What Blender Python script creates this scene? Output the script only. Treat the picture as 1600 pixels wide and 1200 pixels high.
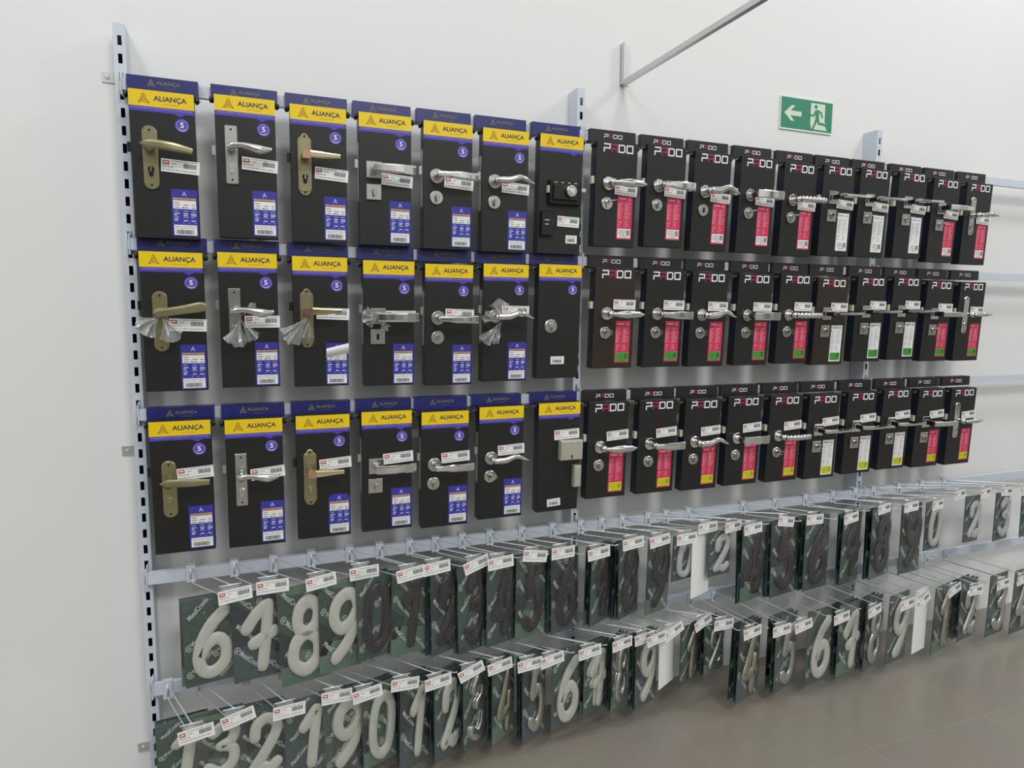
import bpy, bmesh, math, random
from mathutils import Vector, Matrix
random.seed(7)
for o in list(bpy.data.objects): bpy.data.objects.remove(o)
C = bpy.context.scene.collection
S = bpy.context.scene

# ---------------------------------------------------------------- camera
CP = Vector((0.32320, -2.28673, 1.57911)); YAW, PIT, ROL, FPX = 0.36903, -0.103477, 0.006137, 1053.5
def cam_axes():
    f = Vector((math.sin(YAW)*math.cos(PIT), math.cos(YAW)*math.cos(PIT), math.sin(PIT)))
    r = Vector((math.cos(YAW), -math.sin(YAW), 0)); u = r.cross(f)
    return r*math.cos(ROL)+u*math.sin(ROL), u*math.cos(ROL)-r*math.sin(ROL), f
R_, U_, F_ = cam_axes()
cam = bpy.data.objects.new('camera', bpy.data.cameras.new('camera')); C.objects.link(cam)
cam.data.sensor_width = 36; cam.data.lens = FPX/1600*36; cam.data.clip_start = .05
m = Matrix((R_, U_, -F_)).transposed().to_4x4(); m.translation = CP
cam.matrix_world = m; S.camera = cam
def unp(px, py, Y=None, Z=None):            # a photo pixel seen on the plane y=Y or z=Z
    d = F_ + R_*((px-800)/FPX) + U_*((600-py)/FPX)
    t = (Y-CP.y)/d.y if Y is not None else (Z-CP.z)/d.z
    return CP + d*t
def x_at(px, Y, Z):                          # world x of pixel column px at depth Y, height Z
    py = 600.
    for _ in range(25):
        p = unp(px, py, Y); py -= (Z-p.z)*400
    return p.x

# ---------------------------------------------------------------- world, lights, exposure
S.view_settings.view_transform = 'Standard'; S.view_settings.look = 'None'
S.view_settings.gamma = 1; S.view_settings.exposure = 0.0; S.view_settings.use_curve_mapping = False
w = bpy.data.worlds.new('world'); S.world = w; w.use_nodes = True
nt = w.node_tree; nt.nodes.clear()
tc = nt.nodes.new('ShaderNodeTexCoord'); sx = nt.nodes.new('ShaderNodeSeparateXYZ')
cr = nt.nodes.new('ShaderNodeValToRGB'); mp = nt.nodes.new('ShaderNodeMapRange')
bg = nt.nodes.new('ShaderNodeBackground'); ow = nt.nodes.new('ShaderNodeOutputWorld')
nt.links.new(tc.outputs['Generated'], sx.inputs[0]); nt.links.new(sx.outputs['Z'], mp.inputs[0])
mp.inputs[1].default_value = -1; mp.inputs[2].default_value = 1
nt.links.new(mp.outputs[0], cr.inputs[0])
vz = nt.nodes.new('ShaderNodeTexNoise'); vz.inputs['Scale'].default_value = 2.6; vz.inputs['Detail'].default_value = 2; vm = nt.nodes.new('ShaderNodeMapRange')
vm.inputs[1].default_value = .38; vm.inputs[2].default_value = .62; vm.inputs[3].default_value = .25; vm.inputs[4].default_value = 1.75
vx = nt.nodes.new('ShaderNodeVectorMath'); vx.operation = 'SCALE'      # noise added for contrast in the chrome, standing in for the shop around
nt.links.new(tc.outputs['Generated'], vz.inputs['Vector']); nt.links.new(vz.outputs[0], vm.inputs[0]); nt.links.new(cr.outputs[0], vx.inputs[0])
nt.links.new(vm.outputs[0], vx.inputs['Scale']); nt.links.new(vx.outputs[0], bg.inputs[0]); nt.links.new(bg.outputs[0], ow.inputs[0])
e = cr.color_ramp.elements
e[0].position = .40; e[0].color = (.16, .155, .14, 1); e[1].position = .62; e[1].color = (.62, .63, .62, 1)
x = cr.color_ramp.elements.new(.5); x.color = (.30, .30, .29, 1)
x = cr.color_ramp.elements.new(1.0); x.color = (.80, .81, .82, 1)
bg.inputs[1].default_value = 1.05
def area(name, loc, target, sx_, sy_, power, col=(1, 1, 1)):
    l = bpy.data.lights.new(name, 'AREA'); l.shape = 'RECTANGLE'; l.size = sx_; l.size_y = sy_; l.energy = power; l.color = col
    o = bpy.data.objects.new(name, l); C.objects.link(o); o.location = loc
    o.rotation_euler = (Vector(target)-Vector(loc)).to_track_quat('-Z', 'Y').to_euler()
    return o
area('ceiling_lamp_front', (1.7, -5.6, 5.6), (1.7, 0, 1.2), 1.7, 1.0, 132, (1, .99, .96))
area('ceiling_lamp_right', (4.3, -1.6, 4.6), (2.2, 0, 1.8), .18, .7, 28, (.98, 1, 1))
area('ceiling_lamp_left', (-1.0, -1.6, 4.6), (1.0, 0, 1.8), .18, .7, 25, (.98, 1, 1))

# ---------------------------------------------------------------- materials
M = {}
def mat(name, col, rough=.5, metal=0., noise=0., nscale=20, bump=0., bscale=40, spec=.5, coat=0.):
    m = bpy.data.materials.new(name); m.use_nodes = True; n = m.node_tree; b = n.nodes['Principled BSDF']
    b.inputs['Base Color'].default_value = (*col, 1); b.inputs['Roughness'].default_value = rough
    b.inputs['Metallic'].default_value = metal; b.inputs['Specular IOR Level'].default_value = spec
    b.inputs['Coat Weight'].default_value = coat
    tcn = n.nodes.new('ShaderNodeTexCoord')
    if noise:
        nz = n.nodes.new('ShaderNodeTexNoise'); nz.inputs['Scale'].default_value = nscale; nz.inputs['Detail'].default_value = 4
        mx = n.nodes.new('ShaderNodeMix'); mx.data_type = 'RGBA'
        mx.inputs[6].default_value = (*[c*(1-noise) for c in col], 1); mx.inputs[7].default_value = (*[min(1, c*(1+noise)) for c in col], 1)
        n.links.new(tcn.outputs['Object'], nz.inputs['Vector']); n.links.new(nz.outputs[0], mx.inputs[0]); n.links.new(mx.outputs[2], b.inputs['Base Color'])
    if bump:
        nb = n.nodes.new('ShaderNodeTexNoise'); nb.inputs['Scale'].default_value = bscale; nb.inputs['Detail'].default_value = 3
        bp = n.nodes.new('ShaderNodeBump'); bp.inputs['Strength'].default_value = bump; bp.inputs['Distance'].default_value = .002
        n.links.new(tcn.outputs['Object'], nb.inputs['Vector']); n.links.new(nb.outputs[0], bp.inputs['Height']); n.links.new(bp.outputs[0], b.inputs['Normal'])
    M[name] = m; return m
mat('wall_paint', (.775, .775, .77), .75, noise=.012, nscale=1.5, bump=.12, bscale=60)
mat('steel_paint', (.60, .65, .72), .35, noise=.03, nscale=8)
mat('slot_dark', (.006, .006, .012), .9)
mat('zinc', (.62, .63, .62), .35, .8, noise=.08, nscale=25)
mat('wire', (.68, .72, .74), .28, .5)
mat('black_board', (.010, .010, .0105), .42, noise=.15, nscale=60, bump=.05, bscale=120)
mat('brown_board', (.024, .014, .009), .42, noise=.15, nscale=60)
mat('black_plastic', (.008, .008, .009), .3)
mat('blue_print', (.014, .018, .145), .35)
mat('purple_print', (.085, .06, .42), .35)
mat('label_blue', (.040, .045, .36), .4)
mat('yellow_print', (.84, .60, .006), .4)
mat('orange_print', (.70, .36, .10), .5)
mat('navy_ink', (.05, .02, .08), .5)
mat('gold_ink', (.20, .19, .07), .5)
mat('brown_ink', (.42, .22, .02), .5)
mat('white_print', (.84, .84, .84), .45)
mat('lilac_ink', (.42, .38, .85), .5)
mat('grey_ink', (.09, .09, .09), .6)
mat('pale_ink', (.36, .36, .36), .6)
mat('black_ink', (.03, .03, .03), .6)
mat('red_ink', (.50, .09, .035), .5)
mat('red_label', (.62, .035, .10), .4)
mat('magenta_ink', (.42, .02, .13), .4)
mat('pink_ink', (.80, .40, .46), .5)
mat('green_print', (.08, .36, .05), .45)
mat('yellow_cell', (.70, .68, .02), .45)
mat('dark_green_ink', (.02, .12, .02), .5)
mat('olive_ink', (.30, .32, .02), .5)
mat('paper', (.84, .84, .83), .5)
mat('chrome', (.72, .72, .70), .10, 1.)
mat('brushed_steel', (.55, .55, .52), .28, 1., noise=.08, nscale=80)
mat('antique_brass', (.36, .33, .19), .33, .85, noise=.1, nscale=30)
mat('polished_brass', (.62, .56, .34), .16, 1.)
mat('copper_cap', (.70, .42, .30), .2, 1.)
mat('beige_metal', (.44, .43, .35), .5, .2, noise=.1, nscale=50)
mat('beige_plastic', (.62, .62, .48), .5)
mat('blue_steel', (.012, .022, .06), .3, .3)
mat('dark_metal', (.02, .02, .02), .35, .5)
mat('card_green', (.035, .070, .055), .35)
mat('card_dark', (.014, .026, .030), .35)
mat('card_light', (.105, .170, .130), .35)
mat('card_slate', (.050, .080, .088), .35)
mat('card_ink', (.60, .66, .62), .45)
mat('card_edge', (.006, .008, .008), .5)
mat('cream_digit', (.55, .55, .49), .32, noise=.03, nscale=30)
mat('black_digit', (.012, .011, .011), .3)
mat('grey_digit', (.50, .50, .50), .3)
mat('silver_digit', (.62, .62, .57), .18, .9)
mat('gold_digit', (.50, .48, .36), .22, .9)
mat('sign_green', (.035, .235, .14), .5, noise=.06, nscale=20)
mat('sign_glow', (.62, .74, .58), .5)
mat('sign_edge', (.70, .80, .72), .5)

def film(name, gloss, white, bump, rough=.06):
    m = bpy.data.materials.new(name); m.use_nodes = True; n = m.node_tree; n.nodes.clear()
    out = n.nodes.new('ShaderNodeOutputMaterial'); tr = n.nodes.new('ShaderNodeBsdfTransparent'); gl = n.nodes.new('ShaderNodeBsdfGlossy')
    df = n.nodes.new('ShaderNodeBsdfDiffuse'); m1 = n.nodes.new('ShaderNodeMixShader'); m2 = n.nodes.new('ShaderNodeMixShader')
    lw = n.nodes.new('ShaderNodeLayerWeight'); lw.inputs[0].default_value = .25; mr = n.nodes.new('ShaderNodeMapRange')
    mr.inputs[3].default_value = gloss; mr.inputs[4].default_value = min(1, gloss*4)
    gl.inputs['Roughness'].default_value = rough; tr.inputs[0].default_value = (.97, .98, .975, 1); df.inputs[0].default_value = (.75, .76, .76, 1)
    tcn = n.nodes.new('ShaderNodeTexCoord'); nb = n.nodes.new('ShaderNodeTexNoise'); nb.inputs['Scale'].default_value = 38; nb.inputs['Detail'].default_value = 2
    nb.inputs['Distortion'].default_value = 1.5
    bp = n.nodes.new('ShaderNodeBump'); bp.inputs['Strength'].default_value = bump; bp.inputs['Distance'].default_value = .010
    mpn = n.nodes.new('ShaderNodeMapping'); mpn.inputs['Scale'].default_value = (1.5, 1, .6)
    n.links.new(tcn.outputs['Object'], mpn.inputs[0]); n.links.new(mpn.outputs[0], nb.inputs['Vector']); n.links.new(nb.outputs[0], bp.inputs['Height'])
    n.links.new(bp.outputs[0], gl.inputs['Normal']); n.links.new(bp.outputs[0], lw.inputs['Normal'])
    n.links.new(lw.outputs['Facing'], mr.inputs[0]); n.links.new(mr.outputs[0], m1.inputs[0])
    n.links.new(tr.outputs[0], m1.inputs[1]); n.links.new(gl.outputs[0], m1.inputs[2])
    m2.inputs[0].default_value = white; n.links.new(m1.outputs[0], m2.inputs[1]); n.links.new(df.outputs[0], m2.inputs[2])
    n.links.new(m2.outputs[0], out.inputs[0]); M[name] = m
film('clear_film', .075, .008, 1.0)
film('bag_film', .22, .28, .8, .12)
film('clear_plastic', .14, .16, 0.0)

def floor_mat():
    m = bpy.data.materials.new('floor_tile'); m.use_nodes = True; n = m.node_tree; b = n.nodes['Principled BSDF']
    tcn = n.nodes.new('ShaderNodeTexCoord'); br = n.nodes.new('ShaderNodeTexBrick'); nz = n.nodes.new('ShaderNodeTexNoise'); mx = n.nodes.new('ShaderNodeMix'); mx.data_type = 'RGBA'
    br.offset = 0; br.inputs['Scale'].default_value = 1; br.inputs['Mortar Size'].default_value = .003; br.inputs['Brick Width'].default_value = .6; br.inputs['Row Height'].default_value = .6
    br.inputs['Color1'].default_value = (.275, .250, .205, 1); br.inputs['Color2'].default_value = (.265, .240, .198, 1); br.inputs['Mortar'].default_value = (.31, .28, .235, 1)
    nz.inputs['Scale'].default_value = 3; nz.inputs['Detail'].default_value = 5; mx.blend_type = 'MULTIPLY'; mx.inputs[0].default_value = .2
    n.links.new(tcn.outputs['Object'], br.inputs['Vector']); n.links.new(tcn.outputs['Object'], nz.inputs['Vector'])
    n.links.new(br.outputs['Color'], mx.inputs[6]); n.links.new(nz.outputs['Color'], mx.inputs[7]); n.links.new(mx.outputs[2], b.inputs['Base Color'])
    b.inputs['Roughness'].default_value = .28; b.inputs['Specular IOR Level'].default_value = .7
    M['floor_tile'] = m
floor_mat()

# ---------------------------------------------------------------- mesh builder
_text = {}
def text2d(s, bold=0.):
    k = (s, bold)
    if k not in _text:
        cu = bpy.data.curves.new('t', 'FONT'); cu.body = s; cu.size = 1; cu.offset = bold; cu.resolution_u = 3
        o = bpy.data.objects.new('t', cu); C.objects.link(o)
        dg = bpy.context.evaluated_depsgraph_get(); me = o.evaluated_get(dg).to_mesh()
        vs = [(v.co.x, v.co.y) for v in me.vertices]; fs = [list(p.vertices) for p in me.polygons]
        o.evaluated_get(dg).to_mesh_clear(); bpy.data.objects.remove(o); bpy.data.curves.remove(cu)
        xs = [v[0] for v in vs]; ys = [v[1] for v in vs]
        _text[k] = (vs, fs, min(xs), max(xs), min(ys), max(ys))
    return _text[k]
class MB:
    def __init__(s): s.v = []; s.f = []; s.mi = []; s.sm = []; s.mats = []; s.L = .0004
    def m(s, name):
        if name not in s.mats: s.mats.append(name)
        return s.mats.index(name)
    def add(s, vs, fs, mat, smooth=False):
        b = len(s.v); s.v += [tuple(v) for v in vs]; k = s.m(mat)
        for f in fs: s.f.append([b+i for i in f]); s.mi.append(k); s.sm.append(smooth)
        return s
    def box(s, x0, x1, y0, y1, z0, z1, mat):
        vs = [(x0,y0,z0),(x1,y0,z0),(x1,y1,z0),(x0,y1,z0),(x0,y0,z1),(x1,y0,z1),(x1,y1,z1),(x0,y1,z1)]
        return s.add(vs, [(0,3,2,1),(4,5,6,7),(0,1,5,4),(1,2,6,5),(2,3,7,6),(3,0,4,7)], mat)
    def cbox(s, x0, x1, y0, y1, z0, z1, mat, c=.002):      # chamfered front (towards -y) edges
        return s.prism([(x0,z0),(x1,z0),(x1,z1),(x0,z1)], y1, y0, mat, c)
    def prism(s, poly, yb, yf, mat, ch=0., smooth=False):    # outline in xz, from back yb to front yf (yf<yb)
        n = len(poly); a = sum(poly[i][0]*poly[(i+1) % n][1]-poly[(i+1) % n][0]*poly[i][1] for i in range(n))
        if a < 0: poly = poly[::-1]
        rings = [[(p[0], yb, p[1]) for p in poly]]
        if ch:
            rings.append([(p[0], yf+ch, p[1]) for p in poly])
            ins = []
            for i in range(n):
                p0, p1, p2 = Vector(poly[i-1]), Vector(poly[i]), Vector(poly[(i+1) % n])
                d1 = (p1-p0).normalized(); d2 = (p2-p1).normalized(); n1 = Vector((-d1.y, d1.x)); n2 = Vector((-d2.y, d2.x))
                k = n1+n2; k = k/max(.3, k.dot(n1)) if k.length > 1e-6 else n1
                ins.append(p1+k*ch)
            rings.append([(p[0], yf, p[1]) for p in ins])
        else: rings.append([(p[0], yf, p[1]) for p in poly])
        vs = [v for r in rings for v in r]; fs = []
        for k in range(len(rings)-1):
            for i in range(n):
                j = (i+1) % n; fs.append((k*n+i, k*n+j, (k+1)*n+j, (k+1)*n+i))
        fs.append(tuple(range((len(rings)-1)*n, len(rings)*n))); fs.append(tuple(reversed(range(n))))
        return s.add(vs, fs, mat, smooth)
    def disc(s, cx, cz, r, yb, yf, mat, ch=0., n=24):
        return s.prism([(cx+r*math.cos(i*2*math.pi/n), cz+r*math.sin(i*2*math.pi/n)) for i in range(n)], yb, yf, mat, ch)
    def sweep(s, path, secs, mat, n=10, ex=2., up=Vector((0,0,1)), closed=False, cap=True):
        # secs: (half along up, half along side) per point; ex: superellipse exponent
        P = [Vector(p) for p in path]; N = len(P); vs = []; fs = []
        for i in range(N):
            t = (P[(i+1) % N]-P[i-1]) if closed else (P[min(i+1, N-1)]-P[max(i-1, 0)])
            t.normalize(); b = t.cross(up)
            if b.length < 1e-4: b = t.cross(Vector((1, 0, 0)))
            b.normalize(); u = b.cross(t).normalized(); h, w_ = secs[i]
            for k in range(n):
                a = 2*math.pi*(k+.5)/n; c, q = math.cos(a), math.sin(a)
                c = math.copysign(abs(c)**(2/ex), c); q = math.copysign(abs(q)**(2/ex), q)
                vs.append(P[i]+b*c*w_+u*q*h)
        for i in range(N if closed else N-1):
            for k in range(n):
                j = (i+1) % N; l = (k+1) % n; fs.append((i*n+k, i*n+l, j*n+l, j*n+k))
        if cap and not closed: fs.append(tuple(reversed(range(n)))); fs.append(tuple(range((N-1)*n, N*n)))
        return s.add(vs, fs, mat, ex < 3)
    def tube(s, path, r, mat, n=8): return s.sweep(path, [(r, r)]*len(path), mat, n)
    # flat printing, facing -y, layer k above y0
    def rect(s, x0, x1, z0, z1, mat, k=1, y0=0.):
        y = y0-k*s.L
        return s.add([(x0,y,z0),(x1,y,z0),(x1,y,z1),(x0,y,z1)], [(0,1,2,3)], mat)
    def poly(s, pts, mat, k=1, y0=0.):
        y = y0-k*s.L; a = sum(pts[i][0]*pts[(i+1) % len(pts)][1]-pts[(i+1) % len(pts)][0]*pts[i][1] for i in range(len(pts)))
        if a < 0: pts = pts[::-1]
        return s.add([(p[0], y, p[1]) for p in pts], [tuple(range(len(pts)))], mat)
    def ring(s, cx, cz, r0, r1, mat, k=1, y0=0., n=28, a0=0, a1=2*math.pi):
        y = y0-k*s.L; vs = []; fs = []
        for i in range(n+1):
            a = a0+(a1-a0)*i/n
            vs += [(cx+r0*math.cos(a), y, cz+r0*math.sin(a)), (cx+r1*math.cos(a), y, cz+r1*math.sin(a))]
        for i in range(n): fs.append((2*i, 2*i+1, 2*i+3, 2*i+2))
        return s.add(vs, fs, mat)
    def stroke(s, pts, w_, mat, k=1, y0=0., closed=False):
        n = len(pts); y = y0-k*s.L; A = []; P = [Vector(p) for p in pts]
        for i in range(n):
            if closed or 0 < i < n-1: d1 = (P[i]-P[i-1]).normalized(); d2 = (P[(i+1) % n]-P[i]).normalized()
            elif i == 0: d1 = d2 = (P[1]-P[0]).normalized()
            else: d1 = d2 = (P[i]-P[i-1]).normalized()
            n1 = Vector((-d1.y, d1.x)); n2 = Vector((-d2.y, d2.x)); q = n1+n2; q = q/max(.35, q.dot(n1))
            A.append((P[i]-q*w_/2, P[i]+q*w_/2))
        vs = [(p.x, y, p.y) for ab in A for p in ab]; fs = []
        for i in range(n if closed else n-1):
            j = (i+1) % n; fs.append((2*i, 2*j, 2*j+1, 2*i+1))
        return s.add(vs, fs, mat)
    def text(s, t, cx, cz, w_, h_, mat, k=1, y0=0., bold=0., rot=0., flip=False):
        vs, fs, x0, x1, y0_, y1 = text2d(t, bold); c, q = math.cos(rot), math.sin(rot); o = []
        for a, b in vs:
            a = ((a-x0)/(x1-x0)-.5)*w_; b = ((b-y0_)/(y1-y0_)-.5)*h_
            o.append((cx+a*c-b*q, y0-k*s.L, cz+a*q+b*c))
        return s.add(o, fs, mat)
    def lines(s, x0, x1, z0, z1, n, mat, k=2, y0=0., rnd=None, frac=.4):
        rnd = rnd or random.Random(n); h = (z1-z0)/n
        for i in range(n):
            x = x0
            while x < x1-.001:
                l = rnd.uniform(.004, .014); e_ = min(x1, x+l)
                s.rect(x, e_, z1-(i+.5)*h-h*frac/2, z1-(i+.5)*h+h*frac/2, mat, k, y0); x = e_+rnd.uniform(.001, .003)
    def barcode(s, x0, x1, z0, z1, mat, k=2, y0=0., seed=3):
        r = random.Random(seed); x = x0
        while x < x1: l = r.uniform(.0006, .0022); s.rect(x, min(x+l, x1), z0, z1, mat, k, y0); x += l+r.uniform(.0005, .0016)
    def mesh(s, name, bevel=0.):
        me = bpy.data.meshes.new(name); me.from_pydata([tuple(v) for v in s.v], [], s.f)
        for n_ in s.mats: me.materials.append(M[n_])
        for p, i, q in zip(me.polygons, s.mi, s.sm): p.material_index = i; p.use_smooth = q
        me.update(); return me
def obj(name, me, parent=None, loc=(0,0,0), rot=(0,0,0), scale=None):
    if isinstance(me, MB): me = me.mesh(name)
    o = bpy.data.objects.new(name, me); C.objects.link(o)
    if parent: o.parent = parent
    o.location = loc; o.rotation_euler = rot
    if scale: o.scale = scale
    return o
def tag(o, label, cat, group=None):
    o['label'] = label; o['category'] = cat
    if group: o['group'] = group
    return o
_mc = {}
def cached(key, fn):
    if key not in _mc: _mc[key] = fn().mesh(key if isinstance(key, str) else str(key[0]))
    return _mc[key]
def rrect(x0, x1, z0, z1, r, n=6, top=None):
    pts = []
    for cx, cz, a0 in ((x1-r, z1-r, 0), (x0+r, z1-r, 90), (x0+r, z0+r, 180), (x1-r, z0+r, 270)):
        for i in range(n+1):
            a = math.radians(a0+90*i/n); pts.append((cx+r*math.cos(a), cz+r*math.sin(a)))
    return pts

# ---------------------------------------------------------------- room shell
WY = .075
wl = obj('wall_back', MB().box(-4, 9, WY, WY+.15, 0, 5.0, 'wall_paint')); wl['kind'] = 'structure'
fl = obj('floor', MB().box(-4, 9, -7, WY+.15, -.1, 0, 'floor_tile')); fl['kind'] = 'structure'

# ---------------------------------------------------------------- slotted uprights
XU = [0.0, 1.473, 2.946, 4.419]; SLOT0 = 2.35
def upright_mesh():
    b = MB(); z = 0.; top = 2.397
    sl = [SLOT0-.05*i for i in range(46)]
    # front face with real openings: side strips and bridges between slots
    b.box(-.0175, -.0065, 0, .002, 0, top, 'steel_paint'); b.box(.0045, .0135, 0, .002, 0, top, 'steel_paint')
    prev = top
    for s_ in sl: b.box(-.0065, .0045, 0, .002, s_+.0135, prev, 'steel_paint'); prev = s_-.0135
    b.box(-.0065, .0045, 0, .002, 0, prev, 'steel_paint')
    b.box(-.0175, -.0155, .002, .0745, 0, top, 'steel_paint'); b.box(.0115, .0135, .002, .0745, 0, top, 'steel_paint')
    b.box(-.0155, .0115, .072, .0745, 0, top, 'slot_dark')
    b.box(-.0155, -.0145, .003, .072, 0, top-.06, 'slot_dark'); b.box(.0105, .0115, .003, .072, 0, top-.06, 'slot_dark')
    return b
um = upright_mesh().mesh('slotted_upright')
names = ['tall grey slotted steel upright at the far left of the lock displays', 'grey slotted steel upright between yellow-banded and white-lettered boards', 'grey slotted steel upright just right of and below the green exit sign', 'grey slotted steel upright holding the right-hand ends of the rails']
for i, X in enumerate(XU):
    t = tag(bpy.data.objects.new('slotted_upright', None), names[i], 'upright', 'slotted uprights on the wall'); C.objects.link(t); t.location = (X, 0, 0)
    obj('channel', um, t)
    if i == 0:
        for z in (2.265, 1.148, .165):
            tb = obj('wall_tab', MB().box(-.062, -.0175, .0715, .0745, z-.015, z+.015, 'zinc'), t)
            obj('screw', MB().disc(-.047, z, .006, .0715, .068, 'zinc', .002, 12), tb)

# ---------------------------------------------------------------- rails
RZ = [2.224, 1.775, 1.272, .765, .405]; RH = [.034, .034, .034, .038, .038]
rn = ['top', 'second', 'third', 'fourth', 'lowest']; bn = ['left and middle uprights', 'middle and right uprights', 'right upright and photo edge']
X3 = 4.419
for r in range(5):
    z = RZ[r]; h = RH[r]/2
    for bay in range(3):
        x0 = XU[bay]; x1 = XU[bay+1] if bay < 2 else X3
        t = tag(bpy.data.objects.new('display_rail', None), 'pale steel rail, %s from the top, between %s' % (rn[r], bn[bay]) if r else 'pale steel rail, topmost, between %s' % bn[bay], 'rail', 'horizontal display rails'); C.objects.link(t); t.location = (x0, 0, z)
        L = x1-x0
        b = MB(); b.box(.004, L-.004, -.030, -.012, -h, h, 'steel_paint'); obj('bar', b, t)
        for s_ in (0, 1):
            xx = .0 if s_ == 0 else L
            b = MB(); xa, xb = (xx-.0005, xx+.0035) if s_ == 0 else (xx-.0035, xx+.0005)
            b.box(xa, xb, -.032, .012, -.030, .030, 'steel_paint')
            b.prism([(xa, .03), (xb, .03), (xb, .04), (xa, .036)], .006, -.008, 'steel_paint')
            obj('end_bracket', b, t)

# ---------------------------------------------------------------- shelf arm fixed to the wall, exit sign
t = tag(bpy.data.objects.new('shelf_arm', None), 'thin grey angle bracket with a long arm projecting from the wall above boards', 'bracket'); C.objects.link(t); t.location = (1.69, WY, 2.454)
b = MB(); b.box(-.018, -.012, -.028, -.002, .0, .150, 'zinc'); b.box(-.018, .018, -.004, -.0005, .0, .150, 'zinc'); obj('wall_plate', b, t)
b = MB(); b.box(-.014, -.011, -.98, -.004, .0, .015, 'zinc'); b.box(-.014, .004, -.98, -.004, -.003, .0, 'zinc'); obj('arm', b, t)

t = tag(bpy.data.objects.new('exit_sign', None), 'green exit sign with white arrow and running figure on the wall', 'sign'); C.objects.link(t); t.location = (2.590, WY-.001, 2.440)
b = MB(); b.box(-.144, .144, -.004, 0, -.069, .069, 'sign_edge'); obj('plate', b, t)
b = MB(); y0 = -.004
b.rect(-.139, .144, -.062, .064, 'sign_green', 1, y0)
b.poly([(-.122, 0), (-.083, .033), (-.064, .033), (-.088, .011), (-.028, .011), (-.028, -.009), (-.088, -.009), (-.066, -.031), (-.085, -.031)], 'sign_glow', 2, y0)
obj('arrow_panel', b, t)
b = MB()
b.poly([(.022, .054), (.102, .054), (.102, -.020), (.112, -.028), (.100, -.030), (.118, -.055), (.028, -.055), (.022, -.03)], 'sign_glow', 2, y0)
lk_ = [3]
def limb(p, ws, mtl='sign_green', k=3):
    lk_[0] += 1; k = lk_[0]*.5+1
    for a, c, w_ in zip(p, p[1:], ws):
        k += .2; b.stroke([a, c], w_, mtl, k, y0); k += .2; b.poly([(c[0]+w_/2*math.cos(i*.7), c[1]+w_/2*math.sin(i*.7)) for i in range(9)], mtl, k, y0)
b.poly([(.050+.009*math.cos(i*.6), .040+.009*math.sin(i*.6)) for i in range(10)], 'sign_green', 3, y0)
limb([(.055, .026), (.060, .004), (.060, -.010)], [.020, .018])
limb([(.056, .026), (.080, .018), (.088, .000)], [.008, .007]); limb([(.050, .024), (.040, .002), (.022, .003)], [.008, .007])
limb([(.062, -.008), (.070, -.028), (.104, -.030)], [.011, .009]); limb([(.056, -.008), (.050, -.028), (.036, -.052)], [.011, .009])
obj('running_figure', b, t)

# ---------------------------------------------------------------- printed matter
def logo_triangle(b, cx, cz, s, mtl, k, y0=0.):
    o = [(-.50,-.42),(-.36,-.30),(-.05,.46),(.05,.46),(.36,-.30),(.52,-.42)]
    b.stroke([(cx+p[0]*s, cz+p[1]*s) for p in o], s*.085, mtl, k, y0)
    b.stroke([(cx+p[0]*s, cz+p[1]*s) for p in [(-.50,-.42),(-.42,-.46),(-.30,-.34),(.30,-.34),(.42,-.46),(.52,-.42)]], s*.07, mtl, k, y0)
    b.stroke([(cx+p[0]*s, cz+p[1]*s) for p in [(-.17,-.17),(0,.20),(.17,-.17)]], s*.075, mtl, k, y0, closed=True)
def header_yb():
    b = MB(); w_ = .0925; b.box(-w_, w_, -.0, .040, -.022, .022, 'blue_print')
    logo_triangle(b, -.030, .004, .020, 'gold_ink', 1); b.text('ALIANÇA', .014, .005, .062, .012, 'gold_ink', 1, bold=.015)
    b.text('METALÚRGICA', .016, -.006, .030, .003, 'gold_ink', 1); return b
P_ = [(0, .62), (0, 0)]
def pado(b, cx, cz, w_, h, k=1, y0=0., aw='magenta_ink', ww='white_print'):
    u = w_/4.36; t = h*.17; g = t/2
    def pl(pts, x, mtl, closed=False): b.stroke([(cx-w_/2+x*u+p[0]*u*.98, cz-h/2+p[1]*h) for p in pts], t, mtl, k, y0, closed)
    pl([(0, .93), (.92, .93), (.92, .45), (.06, .45), (.06, -.05)], 0, ww)
    pl([(0, .93), (.90, .93), (.90, .0)], 1.1, aw); pl([(.0, .42), (.9, .42)], 1.1, aw); pl([(.05, .46), (.05, .0)], 1.1, aw)
    pl([(0, .07), (0, .93), (.72, .93), (.86, .80), (.86, .20), (.72, .07)], 2.24, ww, True)
    pl([(0, .07), (0, .93), (.88, .93), (.88, .07)], 3.42, ww, True)
def header_wl():
    b = MB(); w_ = .094; b.box(-w_, w_, -.0, .040, -.022, .022, 'black_board')
    pado(b, .0, .001, .075, .014); return b
def band():
    b = MB(); w_ = .0825
    b.rect(-w_, w_, -.0445, -.001, 'yellow_print', 1)
    b.rect(-w_, w_, -.058, -.0445, 'purple_print', 1)
    b.poly([(.030, -.058), (.060, -.058), (.045, -.066)], 'purple_print', 1)
    logo_triangle(b, -.045, -.023, .027, 'brown_ink', 2); b.text('ALIANÇA', .022, -.0225, .084, .017, 'navy_ink', 2, bold=.02)
    b.text('METALÚRGICA', .024, -.035, .040, .003, 'brown_ink', 2)
    b.text('LANÇAMENTO SEGURANÇA E QUALIDADE', 0, -.0495, .152, .0045, 'lilac_ink', 2)
    return b
def seal():
    b = MB(); b.disc(0, 0, .0185, 0, -.0006, 'purple_print', n=28); y0 = -.0006
    b.ring(0, 0, .0150, .0158, 'lilac_ink', 1, y0); b.ring(0, 0, .0118, .0126, 'lilac_ink', 1, y0)
    b.text('5', 0, .001, .010, .015, 'white_print', 2, y0, bold=.025)
    b.ring(0, 0, .0132, .0144, 'white_print', 2, y0, 10, math.radians(225), math.radians(315)); return b
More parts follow.
